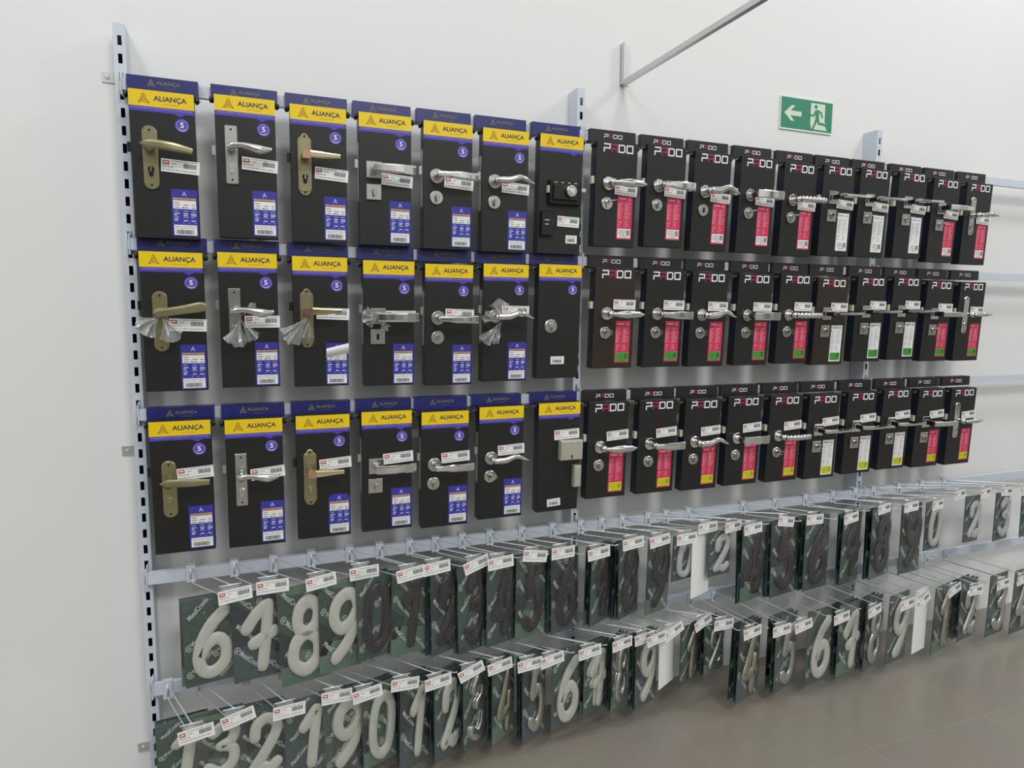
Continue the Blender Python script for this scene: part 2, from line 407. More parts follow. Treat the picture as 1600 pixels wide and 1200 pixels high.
def blue_label(round_top=False):
    b = MB(); x0, x1, z0, z1 = -.034, .034, -.066, .066
    pts = rrect(x0, x1, z0, z1, .018 if round_top else .0015)
    b.prism(pts, 0, -.0005, 'label_blue'); y0 = -.0005
    b.text('A', 0, .054, .013, .013, 'lilac_ink', 1, y0, bold=.05)
    b.rect(-.030, .030, .037, .042, 'orange_print', 1, y0); b.text('FECHADURA', 0, .0395, .045, .003, 'brown_ink', 2, y0)
    b.rect(-.030, .030, .011, .035, 'white_print', 1, y0)
    for z, xs in ((.029, (-.027, -.014)), (.022, (-.026, -.012, -.003, .010, .018, .027)), (.015, (-.026, -.014, -.004, .010, .018, .027))):
        for i in range(0, len(xs)-1, 2): b.rect(xs[i], xs[i+1], z-.0008, z+.0008, 'grey_ink', 2, y0)
    b.rect(-.007, -.004, .0135, .0165, 'black_ink', 3, y0)
    r = random.Random(5)
    for zi, z in enumerate((.005, -.002, -.007, -.012, -.017, -.022, -.028)):
        for x in ((-.028, -.004, .016) if zi not in (4, 6) else ((-.028,) if zi == 4 else (-.006, .010, .024))):
            b.rect(x, x+r.uniform(.007, .014)*(1 if zi != 6 else .4), z-.0011, z+.0011, 'white_print' if zi % 3 else 'lilac_ink', 1, y0)
    b.rect(-.030, .030, -.063, -.034, 'white_print', 1, y0)
    b.lines(-.027, .027, -.045, -.036, 2, 'pale_ink', 2, y0, frac=.3); b.barcode(-.024, .022, -.060, -.048, 'grey_ink', 2, y0); return b
def red_label(base='red_label', cell='white_print', h=.155):
    b = MB(); w_ = .031; z0, z1 = -h/2, h/2; b.box(-w_, w_, -.0005, 0, z0, z1, base); y0 = -.0005
    ink = 'pink_ink' if base == 'red_label' else 'pale_ink'
    b.rect(-.025, .004, z1-.013, z1-.0085, ink, 1, y0); b.ring(.018, z1-.012, .003, .0045, ink, 1, y0, 14); b.rect(.0165, .0195, z1-.015, z1-.009, ink, 1, y0)
    r = random.Random(11)
    for c, x in enumerate((-.027, .004)):
        b.rect(x, x+.017, z1-.0285, z1-.0262, ink, 1, y0)
        for i in range(8):
            z = z1-.034-i*.0064; b.rect(x, x+.003, z-.0014, z+.0014, 'white_print' if base == 'red_label' else ink, 1, y0); b.rect(x+.0045, x+r.uniform(.010, .020), z-.0009, z+.0009, ink, 1, y0)
        for i in range(4):
            z = z1-.090-i*.006; b.rect(x, x+r.uniform(.008, .018), z-.0009, z+.0009, ink, 1, y0)
    b.rect(-.0005, .0003, z0+.042, z1-.022, ink, 1, y0)
    m_ = {'white_print': 'grey_ink', 'green_print': 'dark_green_ink', 'yellow_cell': 'olive_ink'}[cell]
    b.rect(-.027, .027, z0+.005, z0+.038, cell, 1, y0)
    b.lines(-.023, .006, z0+.014, z0+.035, 5, m_, 2, y0, frac=.3); b.barcode(.009, .024, z0+.014, z0+.034, m_, 2, y0, 9); b.lines(-.016, .016, z0+.008, z0+.012, 1, m_, 2, y0, frac=.5)
    return b
def price_tag(w_=.100, h=.036, curl=0.):
    b = MB(); b.box(-w_/2, w_/2, -.0006, 0, -h/2, h/2, 'paper'); y0 = -.0006; sx = w_/.1
    b.rect(-.046*sx, -.029*sx, .003, .014, 'red_ink', 1, y0); b.rect(-.0435*sx, -.032*sx, .0072, .0108, 'paper', 2, y0)
    b.lines(-.024*sx, .045*sx, .0128, .0158, 1, 'grey_ink', 1, y0, frac=.45)
    b.rect(-.022*sx, -.010*sx, .006, .0078, 'pale_ink', 1, y0)
    b.barcode(.008*sx, .042*sx, -.003, .010, 'grey_ink', 1, y0, 4)
    b.text('R$', -.0405*sx, -.003, .008*sx, .0045, 'grey_ink', 1, y0); b.lines(-.034*sx, -.018*sx, -.005, -.001, 1, 'pale_ink', 1, y0, frac=.7)
    b.lines(-.045*sx, .040*sx, -.0135, -.009, 1, 'grey_ink', 1, y0, frac=.3); return b
def small_tag():
    b = MB(); b.box(-.022, .022, -.0006, 0, -.014, .014, 'paper'); b.lines(-.018, .018, .004, .011, 2, 'pale_ink', 1, -.0006, frac=.3); b.barcode(-.016, .014, -.009, .002, 'grey_ink', 1, -.0006); return b

# ---------------------------------------------------------------- door hardware (origin: rosette centre on the board face)
def lerp(a, b, t): return a+(b-a)*t
def interp(tab, u):
    for (u0, v0), (u1, v1) in zip(tab, tab[1:]):
        if u <= u1:
            t = (u-u0)/(u1-u0); t = t*t*(3-2*t)
            return tuple(lerp(p, q, t) for p, q in zip(v0, v1)) if isinstance(v0, tuple) else lerp(v0, v1, t)
    return tab[-1][1]
def lever(kind, mtl):
    b = MB(); N = 18
    if kind == 'brass_wing':
        b.sweep([(0,0,0),(0,-.020,0),(0,-.042,0)], [(.013,.013),(.011,.011),(.014,.014)], mtl, 14)
        path = [(lerp(-.020, .110, i/N), -.046+.010*math.sin(math.pi*i/N)*-1, .006-.012*(i/N)**2) for i in range(N+1)]
        b.sweep(path, [interp([(0,(.002,.003)),(.15,(.012,.007)),(.6,(.012,.006)),(1,(.009,.004))], i/N) for i in range(N+1)], mtl, 12, 3)
    elif kind == 'brass_blade':
        b.sweep([(0,0,0),(0,-.020,0),(0,-.045,0)], [(.017,.017),(.015,.015),(.016,.016)], mtl, 16)
        path = [(lerp(-.005, .125, i/N), -.048, .022*(i/N)) for i in range(N+1)]
        b.sweep(path, [interp([(0,(.012,.006)),(.3,(.012,.007)),(.92,(.014,.004)),(1,(.008,.003))], i/N) for i in range(N+1)], mtl, 12, 4)
    elif kind == 'brass_straight':
        b.sweep([(0,0,0),(0,-.025,0),(0,-.050,0)], [(.011,.011),(.011,.011),(.012,.012)], mtl, 14)
        b.box(-.010, .014, -.058, -.040, -.011, .011, 'copper_cap')
        path = [(lerp(.012, .100, i/N), -.050, .002) for i in range(N+1)]
        b.sweep(path, [interp([(0,(.012,.008)),(1,(.007,.005))], i/N) for i in range(N+1)], 'polished_brass', 12, 4)
    elif kind == 'curve':
        b.sweep([(0,0,0),(0,-.020,0),(0,-.045,0)], [(.012,.012),(.010,.010),(.012,.012)], mtl, 16)
        path = [(lerp(-.004, .110, i/N), -.048-.008*math.sin(math.pi*i/N), .004*math.sin(2*math.pi*i/N)) for i in range(N+1)]
        b.sweep(path, [interp([(0,(.010,.008)),(.25,(.008,.006)),(.7,(.012,.007)),(1,(.006,.005))], i/N) for i in range(N+1)], mtl, 14)
    elif kind == 'flat':
        b.sweep([(0,0,0),(0,-.030,0),(0,-.052,0)], [(.009,.009),(.009,.009),(.010,.010)], mtl, 12, 3)
        path = [(lerp(-.008, .122, i/N), -.055-.006*math.sin(math.pi*i/N)+.006*(i/N)**3, 0) for i in range(N+1)]
        b.sweep(path, [(.0135, .0035)]*(N+1), mtl, 12, 6)
        b.box(.085, .112, -.0615, -.058, -.0135, .0135, 'brushed_steel')
    elif kind == 'round_flat':
        b.sweep([(0,0,0),(0,-.030,0),(0,-.050,0)], [(.009,.009),(.008,.008),(.010,.010)], mtl, 14)
        path = [(lerp(-.006, .125, i/N), -.053-.008*math.sin(math.pi*i/N), -.002*(i/N)) for i in range(N+1)]
        b.sweep(path, [interp([(0,(.009,.008)),(.2,(.009,.006)),(.45,(.0125,.0045)),(1,(.013,.0035))], i/N) for i in range(N+1)], mtl, 14, 4)
        b.prism(rrect(.088, .113, -.0095, .0075, .003), -.056, -.0612, 'brushed_steel')
    elif kind == 'wave':
        b.sweep([(0,0,0),(0,-.025,0),(0,-.044,0)], [(.010,.010),(.009,.009),(.011,.011)], mtl, 14)
        path = [(lerp(-.004, .128, i/N), -.048-.006*math.sin(math.pi*i/N), interp([(0,0.),(.25,.001),(.6,.013),(1,-.004)], i/N)) for i in range(N+1)]
        b.sweep(path, [interp([(0,(.011,.009)),(.3,(.011,.007)),(.7,(.008,.006)),(1,(.0025,.003))], i/N) for i in range(N+1)], mtl, 14)
    elif kind == 'oval':
        b.sweep([(0,0,0),(0,-.020,0),(0,-.045,0)], [(.008,.008),(.008,.008),(.011,.011)], mtl, 14)
        b.tube([(0,-.042,0),(.035,-.052,0)], .008, mtl, 10)
        path = [(lerp(.018, .130, i/N), -.052-.004*math.sin(math.pi*i/N), 0) for i in range(N+1)]
        b.sweep(path, [interp([(0,(.009,.007)),(.35,(.0125,.008)),(.8,(.010,.006)),(1,(.003,.003))], i/N) for i in range(N+1)], mtl, 14)
    elif kind == 'ribbed':
        b.sweep([(0,0,0),(0,-.020,0),(0,-.045,0)], [(.008,.008),(.008,.008),(.010,.010)], mtl, 14)
        path = [(lerp(0, .125, i/30), -.050-.006*math.sin(math.pi*i/30), 0) for i in range(31)]
        b.sweep(path, [(.0095+.0022*math.sin(i*1.5), .006+.0015*math.sin(i*1.5)) for i in range(31)], mtl, 12)
    elif kind == 'blade':
        b.box(-.008, .008, -.050, 0, -.006, .006, 'dark_metal')
        path = [(-.012,-.052,.002),(.005,-.060,.002),(.05,-.064,.002),(.10,-.062,.003),(.135,-.058,.004)]
        b.sweep(path, [(.0045,.011),(.005,.012),(.0045,.013),(.0045,.013),(.004,.012)], mtl, 8, 5)
    elif kind == 'thick_blade':
        b.box(-.008, .008, -.050, 0, -.007, .007, 'dark_metal')
        path = [(-.012,-.052,0),(.03,-.060,0),(.08,-.062,0),(.125,-.058,0)]
        b.sweep(path, [(.008,.008)]*4, mtl, 8, 6)
    elif kind == 'leaf':
        b.sweep([(0,0,0),(0,-.025,0),(0,-.045,0)], [(.009,.009),(.008,.008),(.010,.010)], mtl, 12)
        path = [(lerp(-.004, .110, i/N), -.050-.010*math.sin(math.pi*i/N), .003*math.sin(math.pi*i/N)) for i in range(N+1)]
        b.sweep(path, [interp([(0,(.006,.008)),(.5,(.010,.010)),(1,(.004,.006))], i/N) for i in range(N+1)], mtl, 12)
    return b
def rosette(kind, mtl):
    b = MB()
    if kind == 'round': b.disc(0, 0, .0235, 0, -.008, mtl, .002, 32); b.disc(0, 0, .0125, -.008, -.011, mtl, .001, 24)
    else: b.cbox(-.0245, .0245, -.007, 0, -.0255, .0255, mtl, .0015); b.cbox(-.012, .012, -.010, -.007, -.012, .012, mtl, .001)
    return b
def key_rose(kind, mtl, inner='turn'):
    b = MB()
    if kind == 'round': b.disc(0, 0, .0225, 0, -.007, mtl, .002, 32)
    else: b.cbox(-.0235, .0235, -.007, 0, -.0245, .0245, mtl, .0015)
    if inner == 'turn':
        b.disc(0, .003, .0085, -.007, -.012, 'brushed_steel', .001, 18); b.prism(rrect(-.0035, .0035, -.013, .012, .003), -.012, -.022, mtl, .001)
    elif inner == 'slot':
        b.prism(rrect(-.0042, .0042, -.010, .010, .004), -.007, -.0076, 'slot_dark')
    else:  # euro cylinder with a ringed key in it
        b.disc(0, .004, .0080, -.007, -.013, 'brushed_steel', .001, 18); b.prism(rrect(-.005, .005, -.014, .004, .004), -.007, -.0125, 'brushed_steel')
        b.prism(rrect(-.0012, .0012, -.003, .010, .001), -.013, -.0134, 'slot_dark')
        if inner == 'key':
            b.box(-.001, .001, -.022, -.013, -.004, .010, 'chrome'); b.stroke([(.001,.009),(.016,.010),(.020,.003),(.016,-.005),(.001,-.004)], .0028, 'polished_brass', 1, -.021, True); b.box(-.010, -.002, -.020, -.014, .0015, .0045, 'dark_metal')
        if inner == 'arm': b.tube([(0,-.014,.006),(.014,-.022,.010),(.028,-.026,.012)], .0022, mtl, 6); b.tube([(0,-.014,.004),(-.012,-.018,.004)], .002, mtl, 6)
    return b
def plate(kind, mtl):
    b = MB()          # origin at spindle; plate hangs round it
    if kind == 'arch': pts = rrect(-.0195, .0195, -.112, .062, .0190, 8); z0, z1, zc = -.112, .062, -.062
    elif kind == 'rect': pts = rrect(-.0170, .0170, -.100, .066, .004, 3); z0, z1, zc = -.100, .066, -.058
    elif kind == 'notch':
        h = [(-.020, -.095), (-.014, -.108), (-.007, -.114), (.007, -.114), (.014, -.108), (.020, -.095), (.020, .048), (.016, .056), (.012, .058), (.008, .066), (.0, .070), (-.008, .066), (-.012, .058), (-.016, .056), (-.020, .048)]
        pts = h; z0, z1, zc = -.114, .070, -.062
    elif kind == 'slim': pts = rrect(-.0165, .0165, -.100, .072, .0160, 8); z0, z1, zc = -.100, .072, -.055
    b.prism(pts, 0, -.006, mtl, .002)
    if kind == 'notch': b.prism(rrect(-.0135, .0135, z0+.012, z1-.016, .004, 3), -.006, -.008, mtl, .001)
    for z in (z0+.012, z1-.012): b.disc(0, z, .0030, -.006, -.0066, 'slot_dark', n=12) if kind != 'notch' else b.disc(0, z+.002*(1 if z > 0 else -1), .0030, -.0062, -.0085, 'slot_dark', n=12)
    return b, zc
def cylinder(mtl, y=-.006, dark=True):
    b = MB(); pts = [(.0085*math.sin(a), .006+.0085*math.cos(a)) for a in [math.radians(d) for d in range(-130, 131, 20)]]+[(.005, -.012), (0, -.015), (-.005, -.012)]
    b.prism(pts, y, y-.004, 'dark_metal' if dark else mtl, .001)
    b.prism(rrect(-.0020, .0020, -.002, .014, .0018, 3), y-.004, y-.008, 'chrome' if dark else 'brushed_steel'); return b
def crumple(seed, rx, rz, dirs):
    r = random.Random(seed); b = MB()
    for (ang, ln, wd) in dirs:        # each flare of the knotted bag: a folded fan
        n = 9; m_ = 6; vs = []; fs = []
        for i in range(m_):
            u = i/(m_-1)
            for k in range(n):
                a = ang+(k/(n-1)-.5)*wd*(.35+.65*u)
                rad = ln*u*(1-.12*abs(k/(n-1)-.5)*2)*r.uniform(.94, 1.05)
                vs.append((math.cos(a)*rad*rx, -.034-.014*math.sin(k*1.9+seed)*u-r.uniform(0, .006), math.sin(a)*rad*rz))
        for i in range(m_-1):
            for k in range(n-1): fs.append((i*n+k, i*n+k+1, (i+1)*n+k+1, (i+1)*n+k))
        b.add(vs, fs, 'bag_film')
    return b
W_A, H_A, W_P, H_P = .165, .405, .168, .368
def board_mesh(kind, mtl):
    b = MB(); w_, h = (W_A, H_A) if kind == 'A' else (W_P, H_P)
    b.cbox(-w_/2, w_/2, 0, .040, -h, 0, mtl, .0012); return b
def pivot():
    b = MB(); b.tube([(-.099, .016, 0), (.099, .016, 0)], .0025, 'zinc', 8); return b
def knob():
    b = MB(); b.sweep([(-.006,0,0),(-.004,0,0),(.002,0,0),(.006,0,0)], [(.004,.004),(.0095,.0095),(.0095,.0095),(.005,.005)], 'black_plastic', 12, up=Vector((0,0,1))); return b
def side_strip(mtl, z0, z1): return MB().box(-.0012, 0, .008, .032, z0, z1, mtl)

disp = []
def display(kind, row, col, xl, zt, yy=-.10):
    A = kind == 'A'; w_, h = (W_A, H_A) if A else (W_P, H_P)
    r = random.Random(row*100+col+(0 if A else 50)); tilt = .048+r.uniform(-.006, .006)
    t = bpy.data.objects.new('door_handle_display', None); C.objects.link(t)
    t.location = (xl+w_/2, yy, zt); t.rotation_euler = (tilt, 0, 0)
    brown = (not A) and row == 1 and col in (0, 5)
    bm = 'brown_board' if brown else 'black_board'
    obj('board', cached(('board', kind, bm), lambda: board_mesh(kind, bm)), t)
    hd = obj('rail_header', cached(('rail_header', kind), header_yb if A else header_wl), t)
    hd.rotation_euler = (-tilt, 0, 0); hy = -.0475-yy; hz = RZ[row]-zt
    c_, s_ = math.cos(-tilt), math.sin(-tilt); hd.location = (0 if A else .010, hy*c_-hz*s_, hy*s_+hz*c_)
    pz = -.014
    obj('pivot_rod', cached('pivot_rod', pivot), t, (0, 0, pz))
    for s in (-1, 1): obj('knob', cached('knob', knob), t, (s*(w_/2+.0075), .016, pz))
    px = -w_/2+.048
    if A:
        obj('brand_band', cached('brand_band', band), t)
        if not (col == 6 and row in (0, 2)): obj('seal', cached('seal', seal), t, (w_/2-.033, 0, -.088))
    else:
        obj('brand_lettering', cached('brand_lettering', lambda: (lambda b: (pado(b, 0, 0, .120, .028), b)[1])(MB())), t, (.004+.014*(col > 7)*0, 0, -.022))
    tagz = {0: -.198, 1: -.168, 2: -.160}[row] if A else {0: -.170, 1: -.134, 2: -.128}[row]
    kz = {0: 0, 1: -.008, 2: -.012}[row] if A else {0: 0, 1: -.012, 2: -.018}[row]
    tagy = 0; look = ''
    if A:
        if col == 0:
            sz = -.165+kz*1.3 if row else -.158; pl, zc = 'arch', -.062
            obj('backplate', cached('plate_arch', lambda: plate('arch', 'antique_brass')[0]), t, (px, 0, sz-.0), scale=(1, 1, 1))
            obj('lever', cached(('lever', row), lambda: lever(['brass_wing', 'brass_blade', 'brass_wing'][row], 'antique_brass')), t, (px, 0, sz), (0, 0.0 if row != 2 else -.06, 0))
            obj('lock_cylinder', cached(('lock_cylinder', row == 0), lambda: cylinder('antique_brass', dark=row == 0)), t, (px, 0, sz-.062))
            look = ['arched brass plate and winged lever', 'arched brass plate and bagged blade lever', 'arched brass plate and drooping lever'][row]
        elif col == 1:
            sz = -.150 if row == 0 else -.172; px = -w_/2+.042
            obj('backplate', cached('plate_rect', lambda: plate('rect', 'brushed_steel')[0]), t, (px, 0, sz))
            obj('lever', cached('lever_curve', lambda: lever('curve', 'chrome')), t, (px, 0, sz))
            obj('lock_cylinder', cached('cyl_steel', lambda: cylinder('chrome', dark=False)), t, (px, 0, sz-.056))
            look = ['square-ended steel plate and curved lever', 'square-ended steel plate and bagged lever', 'square-ended steel plate under tilted price tag'][row]
        elif col == 2:
            sz = {0: -.152, 1: -.168, 2: -.178}[row]; px = -w_/2+.040
            obj('backplate', cached('plate_notch', lambda: plate('notch', 'antique_brass')[0]), t, (px, 0, sz), scale=(1, 1, 1))
            obj('lever', cached('lever_bs', lambda: lever('brass_straight', 'antique_brass')), t, (px, 0, sz))
            obj('lock_cylinder', cached(('lock_cylinder3', row == 0), lambda: cylinder('antique_brass', -.008, dark=row == 0)), t, (px, 0, sz-.064))
            look = ['stepped brass plate and straight lever', 'stepped brass plate, bagged straight lever, torn label', 'stepped brass plate and round-topped blue label'][row]
        elif col in (3, 4, 5):
            kd = 'square' if col == 3 else 'round'; sz = {0: -.172, 1: -.178, 2: -.183}[row]; px = -w_/2+(.046 if col == 3 else .044)
            obj('rosette', cached(('rosette', kd, 's'), lambda: rosette(kd, 'brushed_steel')), t, (px, 0, sz))
            lk = {3: 'flat', 4: 'round_flat', 5: 'wave'}[col]
            obj('lever', cached(('lever', lk), lambda: lever(lk, 'chrome')), t, (px, 0, sz))
            inn = [['turn', 'turn', 'turn'], ['slot', 'slot', 'slot'], ['turn', 'turn', 'key']][row][col-3] if row != 1 else ('slot' if col != 4 else 'none')
            obj('key_rose', cached(('key_rose', kd, inn), lambda: key_rose(kd, 'brushed_steel', inn)), t, (px-(.003 if row == 2 else .001), 0, sz-.066-(.002 if row == 0 else 0)))
            look = {3: 'square rosette and flat steel lever', 4: 'round rosette and bowed flat lever', 5: 'round rosette and wavy lever'}[col]
            if row == 1 and col in (3, 5): look = look.replace('square', 'bagged square').replace('round', 'bagged round')
        else:
            if row == 0:
                b = MB(); b.cbox(-.060, .062, -.020, 0, -.040, .040, 'dark_metal', .003); b.cbox(-.050, .045, -.030, -.020, -.026, .026, 'black_plastic', .003)
                for xx in (-.045, -.02, .005, .03): b.rect(xx, xx+.012, .032, .0345, 'zinc', 1, -.020)
                lb = obj('rim_lock', b, t, (.012, 0, -.195))
                obj('lock_cylinder', MB().disc(0, 0, .020, -.020, -.046, 'brushed_steel', .003, 28).disc(0, 0, .009, -.046, -.049, 'chrome', .001, 20), lb, (.012, 0, .004))
                obj('bolt', MB().box(.062, .080, -.014, -.006, .008, .020, 'zinc').box(-.066, -.060, -.014, 0, -.002, .022, 'beige_plastic'), lb)
                obj('strike_box', MB().cbox(-.022, .022, -.016, 0, -.042, .042, 'black_plastic', .003).box(-.012, .006, -.0168, -.016, .010, .013, 'zinc').box(-.010, .004, -.0168, -.016, -.004, -.001, 'zinc'), t, (-.052, 0, -.302))
                look = 'black rim lock with round steel cylinder'
            elif row == 1:
                obj('key_rose', MB().disc(0, 0, .025, 0, -.008, 'brushed_steel', .003, 28).disc(0, .006, .008, -.008, -.013, 'chrome', .001, 18).prism(rrect(-.007, .007, -.020, .002, .004), -.008, -.012, 'brushed_steel', .001).prism(rrect(-.002, .002, -.016, -.004, .001), -.012, -.0125, 'slot_dark'), t, (-.033, 0, -.218))
                look = 'a lone round keyhole and small barcode'
            else:
                lb = obj('rim_lock', MB().cbox(-.044, .044, -.026, 0, -.036, .036, 'beige_metal', .003).prism([(.004*math.cos(i*.7), .004*math.sin(i*.7)-.020) for i in range(9)], -.026, -.0265, 'slot_dark').rect(-.0015, .0015, -.032, -.020, 'slot_dark', 1, -.0265), t, (.042, 0, -.175))
                for xx, zz in ((-.032, .026), (.0, .026), (.026, .026), (-.034, -.028)): obj('screw', MB().disc(xx, zz, .0028, -.026, -.027, 'brushed_steel', .0005, 10), lb)
                obj('strike_plate', MB().cbox(-.014, .014, -.024, 0, -.040, .040, 'beige_metal', .003), t, (.070, 0, -.275))
                look = 'a beige square rim lock and strike'
        if col < 6:
            if not (row == 1 and col == 2):
                rt = (row == 2 and col == 2)
                obj('spec_label', cached(('spec_label', rt), lambda: blue_label(rt)), t, (w_/2-.036, 0, -.330 if row != 1 else -.334))
            else:
                obj('spec_label', cached(('spec_label', False), lambda: blue_label(False)), t, (w_/2-.036, 0, -.334))
                b = MB(); vs = []; fs = []
                for i in range(9):
                    u = i/8; vs += [(-.034, -.001-.020*math.sin(u*2.0), -.010+.030*u-.004), (.036, -.001-.014*math.sin(u*2.4), -.002+.034*u)]
                for i in range(8): fs.append((2*i, 2*i+1, 2*i+3, 2*i+2))
                b.add(vs, fs, 'paper', True); obj('peeled_flap', b, t, (w_/2-.036, 0, -.300))
            tx = w_/2-.046; ry = 0; tz = tagz; ty = -.003
            if row == 0: tx = w_/2-.046+(.004 if col == 0 else 0); tz = [-.202, -.190, -.198, -.200, -.190, -.190][col]; ry = [.05, .06, .06, .06, .06, .05][col]
            elif row == 1: tz = [-.210, -.205, -.176, -.178, -.166, -.160][col]; ry = [.03, -.01, .03, .0, .03, .01][col]
            else: tz = [-.160, -.172, -.160, -.158, -.160, -.156][col]; ry = [-.06, -.09, -.07, -.07, -.05, -.05][col]
            obj('price_tag', cached('price_tag', price_tag), t, (tx, ty, tz), (0, ry, 0))
        elif row == 0:
            obj('price_tag', cached('price_tag', price_tag), t, (.032, -.004, -.292), (0, .03, 0), (.85, 1, 1)); obj('barcode_sticker', cached('small_tag', small_tag), t, (.048, 0, -.352))
        elif row == 1: obj('barcode_sticker', cached('small_tag', small_tag), t, (-.002, 0, -.340), scale=(1.2, 1, 1))
        else:
            obj('price_tag', cached('price_tag', price_tag), t, (.030, -.002, -.118), (0, -.04, 0)); obj('barcode_sticker', cached('small_tag', small_tag), t, (-.014, 0, -.372), (0, -.06, 0), (1.2, 1, 1))
        if row == 1 and col in (0, 1, 2, 3, 5):
            cfg = {0: [(-2.5, .075, 1.3), (-1.1, .080, 1.2)], 1: [(-1.75, .090, 1.0), (-1.05, .080, .7), (.75, .060, .5)], 2: [(-2.3, .110, .8), (-1.7, .080, .6)], 3: [(2.9, .055, 1.2), (-2.6, .045, .8), (-1.0, .05, .8)], 5: [(1.75, .075, 1.1), (2.9, .070, .8), (-2.3, .100, .7), (-1.9, .085, .5)]}[col]
            bx = {0: .055, 1: .056, 2: .045, 3: .040, 5: .052}[col]; bz = {0: -.180, 1: -.190, 2: -.178, 3: -.180, 5: -.192}[col]
            obj('plastic_bag', crumple(col+3, 1, 1, cfg), t, (-w_/2+bx, -.010, bz))
        if col in (1, 3, 4, 5): obj('lock_faceplate', cached('strip_st', lambda: side_strip('brushed_steel', -.27, -.09)), t, (-w_/2, 0, 0))
        lm = 'black_plastic' if col in (0, 2) else 'brushed_steel'
        if col < 6: obj('latch_bolt', cached(('latch', lm), lambda: MB().box(-.011, 0, .012, .026, -.013, .013, lm)), t, (-w_/2, 0, -.155))
        lab = 'yellow-banded board with %s, %s row' % (look, ['top', 'middle', 'bottom'][row])
        if len(lab.split()) > 16: print('LONG', lab)
        grp = 'yellow-banded handle boards'
    else:
        sq = col in (5, 6, 7, 8); kd = 'square' if sq else 'round'
        sz = {0: -.146, 1: -.166, 2: -.170}[row] if not sq else {0: -.130, 1: -.150, 2: -.152}[row]
        lk = ['oval', 'round_flat', 'wave', 'flat', 'ribbed', 'blade', 'blade', 'blade', 'thick_blade', 'leaf'][col]
        px = -w_/2+(.052 if not sq else .058)
        if col == 9:
            sz = {0: -.148, 1: -.150, 2: -.150}[row]; px = -w_/2+.046
            obj('backplate', cached('plate_slim', lambda: plate('slim', 'chrome')[0]), t, (px, 0, sz+.012))
            obj('lock_cylinder', cached('cyl_steel2', lambda: cylinder('chrome', dark=False)), t, (px, 0, sz-.050))
        else:
            obj('rosette', cached(('rosette', kd, 'c'), lambda: rosette(kd, 'chrome')), t, (px, 0, sz))
            inn = (['arm', 'turn', 'slot', 'arm', 'arm', 'key', 'arm', 'arm', 'arm'] if row == 0 else ['key', 'key', 'key', 'key', 'key', 'key', 'arm', 'arm', 'arm'] if row == 1 else ['turn', 'turn', 'turn', 'turn', 'key', 'key', 'key', 'key', 'turn'])[col]
            obj('key_rose', cached(('key_rose', kd, inn, 'c'), lambda: key_rose(kd, 'brushed_steel', inn)), t, (px-.004, 0, sz-.070 if not sq else sz-.074))
        obj('lever', cached(('leverP', lk), lambda: lever(lk, 'chrome')), t, (px, 0, sz), scale=(1, 1, 1.4 if 'blade' in lk else 1.18))
        wl_ = col in (5, 6, 7); cell = ['white_print', 'green_print', 'yellow_cell'][row]
        obj('spec_label', cached(('spec_labelP', wl_, row), lambda: red_label('white_print' if wl_ else 'red_label', cell)), t, (w_/2-.044, 0, {0: -.262, 1: -.270, 2: -.272}[row]-(.006 if wl_ else 0)), (0, .0, 0))
        obj('price_tag', cached('price_tag', price_tag), t, (w_/2-.044, -.003, {0: -.166, 1: -.132, 2: -.128}[row]+(.010 if sq else 0)), (0, {0: .05, 1: .01, 2: -.07}[row], 0), (.93, 1, 1))
        obj('lock_faceplate', cached('strip_bl', lambda: side_strip('blue_steel', -.30, -.07)), t, (-w_/2, 0, 0))
        obj('latch_bolt', cached('latchP', lambda: MB().box(-.012, 0, .008, .026, -.013, .013, 'beige_plastic')), t, (-w_/2, 0, -.135))
        od = ['first', 'second', 'third', 'fourth', 'fifth', 'sixth', 'seventh', 'eighth', 'ninth', 'tenth'][col]
        hn = {'oval': 'oval lever', 'round_flat': 'bowed flat lever', 'wave': 'wavy lever', 'flat': 'flat lever', 'ribbed': 'ribbed lever', 'blade': 'square-rosette blade lever', 'thick_blade': 'square-rosette bar lever', 'leaf': 'long-plate leaf lever'}[lk]
        lab = '%s white-lettered board with chrome %s, %s row, %s after middle upright' % ('brown' if brown else 'black', hn, ['top', 'middle', 'bottom'][row], od)
        grp = 'white-lettered handle boards'
    tag(t, lab, 'lock display', grp)

AX = [[.027, .245, .452, .655, .860, 1.061, 1.268], [.033, .238, .447, .661, .862, 1.064, 1.269], [.036, .240, .445, .648, .846, 1.050, 1.273]]
AZ = [[2.194, 2.204, 2.201, 2.200, 2.196, 2.194, 2.196], [1.751, 1.756, 1.752, 1.747, 1.742, 1.749, 1.754], [1.260, 1.256, 1.258, 1.261, 1.251, 1.259, 1.263]]
PX = [[1.486, 1.696, 1.904, 2.118, 2.332, 2.536, 2.739, 2.962, 3.173, 3.387], [1.490, 1.706, 1.910, 2.129, 2.338, 2.536, 2.757, 2.968, 3.177, 3.391], [1.473, 1.689, 1.897, 2.102, 2.314, 2.522, 2.739, 2.950, 3.170, 3.384]]
PZ = [[2.193, 2.200, 2.194, 2.195, 2.190, 2.198, 2.200, 2.204, 2.192, 2.189], [1.748, 1.748, 1.745, 1.745, 1.748, 1.738, 1.748, 1.752, 1.742, 1.740], [1.257, 1.256, 1.250, 1.252, 1.249, 1.245, 1.249, 1.253, 1.246, 1.243]]
for r in range(3):
    for c in range(7): display('A', r, c, AX[r][c], AZ[r][c])
    for c in range(10): display('P', r, c, PX[r][c], PZ[r][c])

